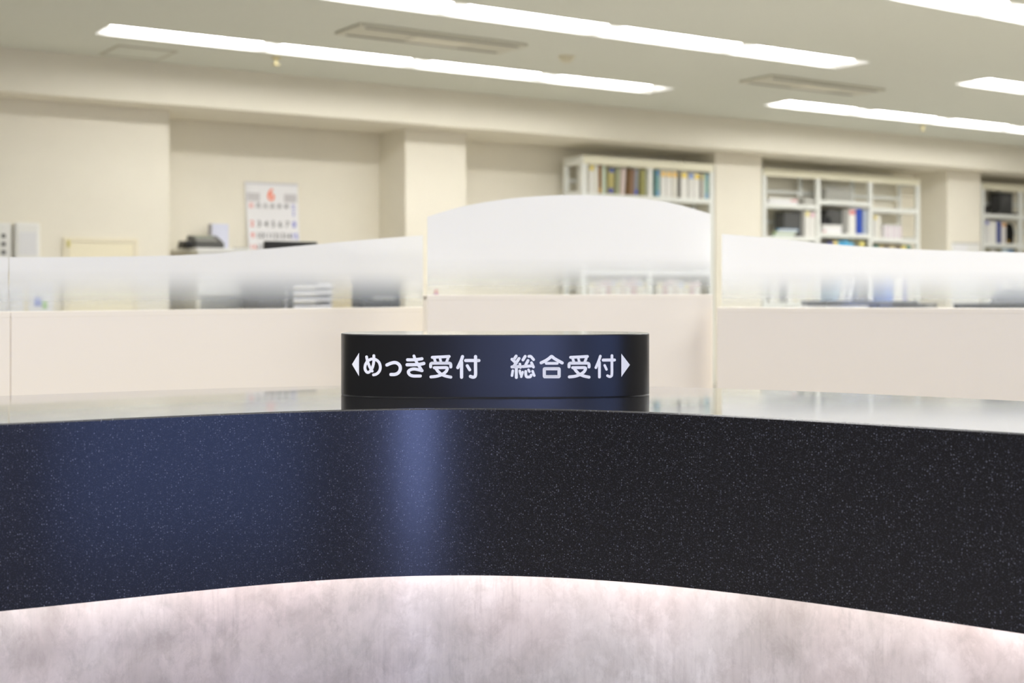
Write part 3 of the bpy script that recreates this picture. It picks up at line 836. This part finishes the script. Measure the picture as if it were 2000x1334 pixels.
# left shelf (two bays), behind the middle partition
nA = 10.28; dA0, dA1 = D(1137, nA), D(1395, nA); HS = EYE+1.284
zA = [Z(386, 1330, nA), 1.585, 1.20, .83, .45, .07]
shelf_unit('white steel shelf packed with files behind the middle partition', dA0, dA1, nA, nA+.32, HS, 2, [zA, zA], 0)
nb = nA+.03
row(nb, zA[0], [(1152, 1160, .29, WH, 'white binder with a yellow tag', YEL), (1161, 1169, .29, CRW, 'plain white binder'), (1170.5, 1175, .30, (140, 96, 50), 'thin brown book', None, (224, 180, 90)), (1176, 1184, .285, (196, 208, 188), 'pale green folder'),
    (1187, 1203, .28, (176, 166, 108), 'wide khaki file with blue ends', (70, 90, 150), (76, 84, 150), .05), (1205, 1211, .27, (186, 192, 160), 'light green thin file', None, None, .05), (1213, 1223, .27, (222, 206, 200), 'pinkish white file', None, None, .06),
    (1226, 1232, .28, (120, 92, 56), 'dark brown book', None, None, .06), (1233, 1239, .27, (160, 130, 110), 'brownish pink book', None, None, .06), (1239.5, 1248, .275, (146, 150, 156), 'grey file with a blue foot', None, (92, 100, 186), .05),
    (1248.5, 1254, .275, (136, 130, 76), 'dark olive book', None, None, .04), (1255, 1261, .27, (176, 174, 116), 'light olive book')],
    'on top, left bay', 'files on the top shelf of the left bay')
row(nb, zA[0], [(1282, 1288, .28, TEAL, 'teal file with blue ends', (90, 140, 196), (120, 170, 210)), (1290.5, 1301, .275, WH, 'white binder with an orange band', ORG), (1302, 1312, .275, WH, 'white binder with an orange band', ORG), (1313, 1323.5, .275, CRW, 'white binder with an orange band', ORG),
    (1325, 1328.5, .25, (92, 90, 82), 'thin dark grey file'), (1330, 1343, .275, WH, 'white binder with a yellow tag', (236, 210, 90)), (1346, 1355, .27, WH, 'white binder with a small blue tag', (130, 160, 214)), (1356, 1367, .27, WH, 'white binder with a bright yellow tag', (242, 214, 90)),
    (1367.5, 1371, .25, (96, 92, 82), 'thin dark file'), (1371.5, 1376.5, .27, CRW, 'cream binder with a pale tag', (236, 224, 150)), (1377.5, 1383, .27, (150, 196, 190), 'teal file with a blue foot', (130, 180, 204), (140, 180, 220))],
    'on top, second bay', 'files on the top shelf of the second bay')
def filler(px0, px1, n, z, where, group, hs, cols, step=(7, 11), tags=True):
    its = []; x = px0; i = 0
    while x < px1-5 and i < 16:
        w = random.uniform(*step); w = min(w, px1-x)
        c, look = cols[i % len(cols)]
        tg = ((228, 220, 190), None, (224, 204, 204), None, (202, 208, 224))[i % 5] if tags else None
        its.append((x, x+w-.6, random.uniform(*hs), c, look, tg)); x += w; i += 1
    row(n, z, its, where, group)
WC = [(WH, 'white binder'), ((226, 220, 214), 'off-white binder'), (WH, 'white binder'), ((216, 200, 200), 'pale pink binder'), (CRW, 'cream binder')]
binder(D(1118, nb), nb, zA[3]+.001, .05, .31, .24, (86, 116, 176), 'blue binder seen through the open end of the shelf', None, None, 0, 'files low behind the middle glass') if False else None
filler(1152, 1264, nb, zA[3], 'behind the middle glass, left bay', 'files low behind the middle glass', (.25, .30), WC, (9, 13))
filler(1283, 1372, nb, zA[3], 'behind the middle glass, second bay', 'files low behind the middle glass', (.24, .29), WC[::-1], (9, 13))

# middle shelf (three bays) on the right
nB = 10.40; dB0, dB1 = D(1490, nB), D(1797, nB); HB = EYE+1.30
bds = [[1.965, 1.597, 1.23, .845, .45, .07], [2.03, 1.65, 1.24, .845, .45, .07], [1.97, 1.61, 1.23, .845, .45, .07]]
shelf_unit('open three-bay steel shelf behind the right partition', dB0, dB1, nB, nB+.31, HB, 3, bds, 0)
nc = nB+.03
G2 = 'binders in the open three-bay shelf'
def one_binder(p0, p1, z, h, rgb, label, tg=None, n=nc, dp=.22):
    binder(D(p0, n), n, z+.001, D(p1, n)-D(p0, n)-.003, h, dp, rgb, label, tg, None, 0, G2)
# first bay
t = thing('flat_carton', 'flat white box with a red mark on the upper board of the first bay', 'box', W(D(1503, nc), nc, bds[0][0]+.001))
w = D(1558, nc)-D(1503, nc)
MB().box(0, w, 0, .22, 0, .06).build('tray', PAPER, t, .003); MB().box(-.004, w+.004, -.004, .224, .035, .066).build('lid', WHITEP, t, .003)
bx('red_mark', colour((214, 110, 110)), t, w*.75, w*.98, -.0055, -.004, .036, .048, bevel=0)
t = thing('grey_tray', 'light grey tray on the upper board, right end of the first bay', 'tray', W(D(1573, nc), nc+.02, bds[0][0]+.001))
w = D(1593, nc)-D(1573, nc)
MB().box(0, w, 0, .22, 0, .012).box(0, .006, 0, .22, .012, .085).box(w-.006, w, 0, .22, .012, .085).box(.006, w-.006, .0, .006, .012, .085).box(.006, w-.006, .214, .22, .012, .085).build('tray_body', LGREY, t, .002)
MB().box(.02, w-.02, .02, .2, .013, .07).build('paper', PAPER, t)
def panel_file(p0, p1, n, z, h, label, rgb=(84, 84, 82)):
    t = thing('box_file', label, 'box file', W(D(p0, nc), n, z+.001)); w = D(p1, nc)-D(p0, nc)
    MB().box(0, w, 0, .006, 0, h).box(0, .006, .006, .15, 0, h).box(w-.006, w, .006, .15, 0, h).box(.006, w-.006, .144, .15, 0, h).box(.006, w-.006, .006, .144, 0, .006).build('case', colour(rgb), t, .002)
    bx('finger_hole', BLACKP, t, w*.42, w*.58, -.0012, 0, h*.18, h*.26, bevel=0)
    bx('paper', PAGES, t, .01, w-.01, .012, .14, .007, h*.9, bevel=0)
panel_file(1539, 1572, nc+.06, bds[0][1], .285, 'dark grey box file in the first bay, beside two white binders')
one_binder(1573, 1581.5, bds[0][1], .30, WH, 'white binder with a pale yellow tag, right end of the first bay', (232, 220, 140))
one_binder(1582.5, 1592, bds[0][1], .29, WH, 'white binder with a pink tag, last in the first bay', (226, 190, 200))
for i, (p0, p1, rgb, look, zz) in enumerate([(1513, 1552, (150, 186, 150), 'green folder, lowest of the leaning pile in the first bay', .0), (1516, 1556, (190, 206, 150), 'pale lime folder in the middle of the leaning pile in the first bay', .03), (1521, 1560, (110, 160, 200), 'blue folder on top of the leaning pile in the first bay', .06)]):
    t = thing('paper_folder', look, 'folder', W(D(p0, nc), nc+.0, bds[0][1]+.001+zz+.02*0), group='leaning pile of folders')
    w = D(p1, nc)-D(p0, nc)
    MB().box(0, w, 0, .05, 0, .006).box(0, w, 0, .05, .022, .027).box(0, .005, .0, .05, .006, .022).build('cover', colour(rgb), t, .001)
    MB().box(.008, w-.006, .004, .048, .0062, .0218).build('paper', PAPER, t)
# middle bay
t = thing('wire_basket', 'light grey wire basket on the upper board of the middle bay', 'basket', W(D(1617, nc), nc+.03, bds[1][0]+.001))
w = D(1668, nc)-D(1617, nc); hb = .17
m = MB()
for i in range(13): m.rod((w*i/12, 0, .006), (w*i/12, 0, hb), .004, 6); m.rod((w*i/12, .2, .006), (w*i/12, .2, hb), .004, 6)
for z in (.006, hb*.35, hb*.68, hb): m.rod((0, 0, z), (w, 0, z), .005, 6); m.rod((0, .2, z), (w, .2, z), .005, 6); m.rod((0, 0, z), (0, .2, z), .005, 6); m.rod((w, 0, z), (w, .2, z), .005, 6)
for i in range(7): m.rod((w*i/6, 0, .006), (w*i/6, .2, .006), .004, 6)
m.build('wire_frame', LGREY, t)
MB().box(.012, w-.012, .01, .19, .011, hb*.8).build('paper_stack', mat('grey_paper', (204, 204, 196), .8, .2, noise=.04, scale=60), t)
t = thing('file_carton', 'low white box on the lower board of the middle bay', 'box', W(D(1608, nc), nc, bds[1][1]+.001))
w = D(1644, nc)-D(1608, nc)
MB().box(0, w, 0, .08, 0, .07).build('carton', PAPER, t, .003); MB().box(-.003, w+.003, -.003, .083, .06, .098).build('lid', WHITEP, t, .004)
bx('red_mark', colour((220, 150, 140)), t, .005, w*.12, -.0012, 0, .01, .03, bevel=0)
t = thing('tape_dispenser', 'small black dispenser on the low white box in the middle bay', 'tape dispenser', W(D(1609, nc), nc+.01, bds[1][1]+.0995))
MB().prism([(0, 0), (.0, .03), (.03, .085), (.075, .10), (.12, .085), (.15, .03), (.15, 0)], 0, .06).build('base', BLACKP, t, .006)
MB().lathe([(.03, -.012), (.03, .012)], 0, 0, 20).build('reel', DGREY, t).location = (.075, .02, .075)
t.children[1].rotation_euler = (math.radians(90), 0, 0)
panel_file(1627, 1656, nc+.09, bds[1][1], .285, 'dark grey box file in the middle bay, behind the low white box')
one_binder(1658, 1671.5, bds[1][1], .29, WH, 'white binder with a red tag in the middle bay', (214, 130, 130))
one_binder(1673.5, 1684.5, bds[1][1], .30, (44, 76, 170), 'bright blue binder in the middle bay')
one_binder(1685.5, 1694, bds[1][1], .29, (168, 178, 192), 'grey-blue binder, last in the middle bay')
# third bay
one_binder(1707, 1713, bds[2][1], .28, WH, 'white binder with a yellow tag, first in the third bay', (232, 216, 130))
one_binder(1714, 1720.5, bds[2][1], .27, CRW, 'cream binder, second in the third bay')
for i in range(6):
    one_binder(1726+6*i, 1731.5+6*i, bds[2][1], .155, [(232, 228, 230), (226, 216, 222)][i % 2], 'low white booklet, %s of the six in the third bay' % ORD[i], n=nc)
# peeping over the glass on the next board, and behind the glass lower down
filler(1608, 1692, nc, bds[1][2], 'on the third board of the middle bay', 'files on the third board of the middle bay', (.30, .33),
       [((90, 90, 84), 'dark grey file'), ((70, 80, 150), 'navy file'), ((222, 206, 140), 'straw file'), ((90, 170, 214), 'sky blue file'), ((96, 176, 216), 'light blue file'), ((110, 180, 216), 'pale blue file'), ((120, 116, 104), 'brown-grey file'), ((226, 216, 130), 'yellow file')], (9, 11), False)
filler(1708, 1780, nc, bds[2][2], 'on the third board of the third bay', 'files on the third board of the third bay', (.28, .31),
       [((96, 130, 120), 'dark green file'), ((190, 176, 130), 'tan file'), ((110, 100, 86), 'brown file'), ((206, 196, 160), 'beige file'), ((120, 108, 90), 'dark tan file'), ((226, 212, 130), 'yellow file')], (9, 12), False)
filler(1504, 1534, nc, bds[0][3], 'low in the first bay behind the right glass', 'files behind the right glass', (.27, .30), [(WH, 'white binder'), (CRW, 'cream binder'), ((150, 150, 146), 'grey binder')], (9, 11))
filler(1538, 1592, nc, bds[0][3], 'low beside the gap in the first bay', 'files behind the right glass', (.27, .30), [(WH, 'white binder'), ((226, 222, 204), 'cream binder'), (CRW, 'off-white binder')], (8, 12))
G3 = 'leaning binders behind the right glass'
for i, (p0, rgb, look) in enumerate([(1628, (170, 196, 220), 'pale blue leaning folder'), (1640, WH, 'white leaning binder'), (1656, (226, 228, 232), 'off-white leaning binder'), (1668, (120, 126, 136), 'grey leaning binder')]):
    binder(D(p0, nc), nc, bds[1][3]+.001, .05, .29, .22, rgb, look + ' behind the right glass, middle bay', None, None, .28, G3)
one_binder(1727, 1744, bds[2][3], .31, (104, 134, 196), 'wide blue binder low in the third bay behind the right glass')
one_binder(1746, 1763, bds[2][3], .30, WH, 'wide white binder right of the blue one behind the right glass')
one_binder(1765, 1771, bds[2][3], .29, (176, 178, 214), 'thin lilac binder behind the right glass')
one_binder(1773, 1784, bds[2][3], .30, CRW, 'cream binder at the end behind the right glass')

# right shelf, cut by the picture edge
dC0 = D(1918, nB); wC = .83
zC = [[1.965, 1.585, 1.22, .845, .45, .07]]*2
shelf_unit('grey steel shelf at the right edge with black bags', dC0, dC0+2*wC, nB, nB+.34, EYE+1.305, 2, zC, 0)
t = thing('camera_bag', 'small black case on the upper board of the right edge shelf', 'case', W(D(1925, nc), nc, 1.966))
MB().box(0, .085, 0, .12, 0, .10).build('bag_body', BLACKP, t, .012); bx('flap', mat('black_leatherette', (16, 16, 17), .6, .3, noise=.1, scale=60), t, -.002, .087, -.004, .124, .07, .105)
t = thing('box_file', 'dark grey upright file on the upper board of the right edge shelf', 'box file', W(D(1963, nc+.03), nc+.10, 1.966+.03))
w = D(1987, nc)-D(1963, nc)
MB().box(0, w, 0, .16, 0, .27).build('case', colour((74, 74, 74)), t, .004); bx('spine_tag', colour((96, 96, 96)), t, w*.25, w*.75, -.001, 0, .16, .22, bevel=0)
t = thing('black_tray', 'flat black tray under the dark upright file at the right edge', 'tray', W(D(1946, nc), nc, 1.966))
w = D(1988, nc)-D(1946, nc)
MB().box(0, w, 0, .28, 0, .012).box(0, w, 0, .01, .012, .03).box(0, .01, .01, .28, .012, .03).box(w-.01, w, .01, .28, .012, .03).box(.01, w-.01, .27, .28, .012, .03).build('tray_body', BLACKP, t, .002)
bx('liner', DGREY, t, .012, w-.012, .012, .268, .0125, .029, bevel=0)
zz = zC[0][1]
one_binder(1925, 1931.5, zz, .30, (222, 222, 220), 'white binder with a navy tag, right edge shelf', (90, 96, 170))
one_binder(1932, 1938.5, zz, .285, WH, 'plain white binder, second on the right edge shelf')
one_binder(1939, 1946, zz, .285, WH, 'plain white binder left of the navy one, right edge shelf')
one_binder(1948, 1955, zz, .29, (74, 84, 140), 'navy binder on the right edge shelf')
one_binder(1957, 1965, zz, .285, (226, 222, 220), 'white binder with an orange tag, right edge shelf', (214, 160, 90))
t = thing('shoulder_bag', 'black bag with an ochre patch on the right edge shelf', 'bag', W(D(1967, nc), nc, zz+.001))
m = MB().prism([(0, 0), (.0, .2), (.03, .26), (.09, .275), (.14, .24), (.165, .15), (.15, .0)], 0, .2)
m.build('bag_body', mat('black_fabric', (16, 15, 16), .85, .2, noise=.1, scale=80), t, .02)
bx('ochre_patch', colour((176, 140, 60)), t, .0, .045, -.003, .0, .012, .05, bevel=0)
MB().rod((.03, .1, .255), (.06, .1, .30), .008).rod((.06, .1, .30), (.1, .1, .265), .008).build('strap', BLACKP, t)
filler(1924, 1986, nc, zC[0][2], 'on the third board of the right edge shelf', 'files on the third board at the right edge', (.28, .305), [((136, 134, 110), 'olive file'), ((206, 206, 200), 'grey-white file'), ((130, 128, 106), 'dark olive file'), ((196, 210, 216), 'pale blue file'), ((110, 140, 176), 'blue file')], (10, 13), False)
filler(1924, 1986, nc, zC[0][3], 'low on the right edge shelf behind the glass', 'files low at the right edge', (.27, .30), [(WH, 'white binder'), (CRW, 'cream binder'), ((200, 204, 216), 'pale blue binder')], (10, 13))

# white board on the right-hand pillar
t, w, h = on_wall('notice_board', 'white notice board on the narrow pillar left of the right edge shelf', 'notice board', 1857, 1911, 474, 640, .015, WHITEP, bevel=.003)
bx('pinned_sheet', PAPER, t, w*.08, w*.55, -.017, -.015, h-.30, h-.03, bevel=0)
bx('clip_bar', LGREY, t, w*.02, w*.98, -.02, -.015, h-.018, h)

# ------------------------------------------------------------------ desk things behind the right partition
n0 = 7.0; LR = Z(602, 1700, n0)-.005
low_cabinet(D(1560, n0), D(1865, n0), n0, .45, LR, 'olive low cabinet hidden behind the right partition, carrying black devices', 3)
a, b = D(1618, n0), D(1702, n0)
t = thing('paper_stack', 'wavy pile of white paper under the dark case, behind the right glass', 'paper', W(a, n0+.03, LR))
w = b-a
for i in range(3):
    MB().prism([(0, .009*i), (w*.3, .009*i+.003), (w*.6, .009*i), (w, .009*i+.002), (w, .009*i+.008), (w*.6, .009*i+.0065), (w*.3, .009*i+.009), (0, .009*i+.006)], 0, .28).build('sheaf', PAPER, t)
a, b = D(1618, n0), D(1719, n0)
t = thing('laptop', 'closed dark laptop on the paper pile behind the right glass', 'laptop', W(a, n0+.02, LR+.030))
w = b-a
MB().box(0, w, 0, .27, 0, .022).build('base', mat('laptop_grey', (70, 71, 76), .4, .4, noise=.03, scale=9), t, .004); MB().box(0, w, 0, .27, .0235, .036).build('lid', mat('laptop_lid', (62, 63, 68), .4, .4, noise=.03, scale=9), t, .004)
MB().rod((w*.72, .1, .036), (w*.98, .1, .040), .016).build('cable_block', DGREY, t, smooth=True)
a, b = D(1722, n0), D(1835, n0)
t = thing('flat_scanner', 'flat dark scanner right of the laptop behind the right glass', 'scanner', W(a, n0+.02, LR))
w = b-a
MB().box(0, w, 0, .28, 0, .036).build('body', mat('scanner_body', (66, 64, 64), .45, .4, noise=.03, scale=9), t, .005); MB().box(0, w*.68, .005, .275, .0365, .058).build('lid', DGREY, t, .006)
bx('button_row', LGREY, t, w*.8, w*.95, -.001, 0, .012, .02, bevel=0)
n0 = 5.2
t = thing('office_desk', 'pale desk hidden behind the right partition, carrying the black monitor', 'desk', W(D(1840, n0), n0-.3, 0))
bx('desk_top', WOODL, t, 0, 1.4, 0, .7, .69, .72, bevel=.004)
for x in (.02, 1.34):
    for y in (.03, .63): bx('leg', LGREY, t, x, x+.04, y, y+.04, 0, .69)
bx('modesty_panel', WOODL, t, .06, 1.34, .03, .045, .3, .69)
a, b = D(1872, n0), D(2040, n0); zt = Z(592.5, 1900, n0)
t = thing('monitor', 'wide dark monitor top behind the right glass at the right edge', 'monitor', W((a+b)/2, n0, .72))
w = (b-a)/2; hh = zt-.72
MB().box(-w, w, 0, .04, .05, hh).build('housing', mat('monitor_grey', (56, 55, 55), .5, .3, noise=.03, scale=9), t, .004)
bx('screen', mat('dark_screen', (0, 0, 0)), t, -w+.015, w-.015, .04, .0415, .065, hh-.015, bevel=0)
MB().rod((0, .02, .01), (0, .02, .06), .02).build('stand', DGREY, t); MB().lathe([(.11, 0), (.11, .01), (.03, .02)], 0, .02).build('foot', BLACKP, t)
# office chair
n0 = 5.95; dc = D(1985, n0); ztop = Z(564, 1985, n0)
t = thing('office_chair', 'grey office chair back seen through the right glass at the right edge', 'chair', W(dc, n0, 0), TH-.3)
m = MB(); 
po = []
for i in range(40):
    a = 2*math.pi*i/40; c, s = math.cos(a), math.sin(a)
    po.append((.22*math.copysign(abs(c)**.55, c), ztop-.24+.24*math.copysign(abs(s)**.55, s)))
m.prism(po, -.03, .04).build('backrest', CHARC, t, .02, smooth=True)
m = MB(); po = [(.24*math.copysign(abs(math.cos(2*math.pi*i/32))**.6, math.cos(2*math.pi*i/32)), .30+.23*math.copysign(abs(math.sin(2*math.pi*i/32))**.6, math.sin(2*math.pi*i/32))) for i in range(32)]
m.prism(po, .43, .50, axis='z').build('seat', CHARC, t, .02)
MB().box(-.03, .03, .035, .055, .38, ztop-.15).build('back_bracket', BLACKP, t, .004)
MB().rod((0, .28, .10), (0, .28, .43), .028).build('gas_stem', DGREY, t, smooth=True)
for i in range(5):
    a = 2*math.pi*i/5
    lg = MB().rod((0, .28, .10), (.28*math.cos(a), .28+.28*math.sin(a), .065), .02).build('base_arm', BLACKP, t)
    MB().rod((.28*math.cos(a)-.012, .28+.28*math.sin(a), .03), (.28*math.cos(a)+.012, .28+.28*math.sin(a), .03), .03, 14).build('caster', DGREY, lg)

# ------------------------------------------------------------------ daylight, camera, output look
w = bpy.data.worlds.new('daylight'); S.world = w; w.use_nodes = True
bg = w.node_tree.nodes['Background']; bg.inputs['Color'].default_value = (.36, .46, 1.0, 1); bg.inputs['Strength'].default_value = 11.0
cam = bpy.data.cameras.new('camera'); co = bpy.data.objects.new('camera', cam); COL.objects.link(co)
co.location = (0, 0, EYE); co.rotation_euler = (math.radians(90), 0, 0)
cam.sensor_width = 36; cam.lens = F*36/2000; cam.shift_y = -(667-HOR)/2000
cam.clip_start = .05; cam.clip_end = 100
cam.dof.use_dof = True; cam.dof.focus_distance = 1.72; cam.dof.aperture_fstop = 5.6
S.camera = co
S.view_settings.view_transform = 'Standard'; S.view_settings.look = 'None'; S.view_settings.gamma = 1
S.view_settings.use_curve_mapping = False
S.view_settings.exposure = -0.2
S.cycles.use_denoising = True
S.cycles.max_bounces = 10; S.cycles.diffuse_bounces = 6; S.cycles.transparent_max_bounces = 16
S.cycles.sample_clamp_indirect = 6
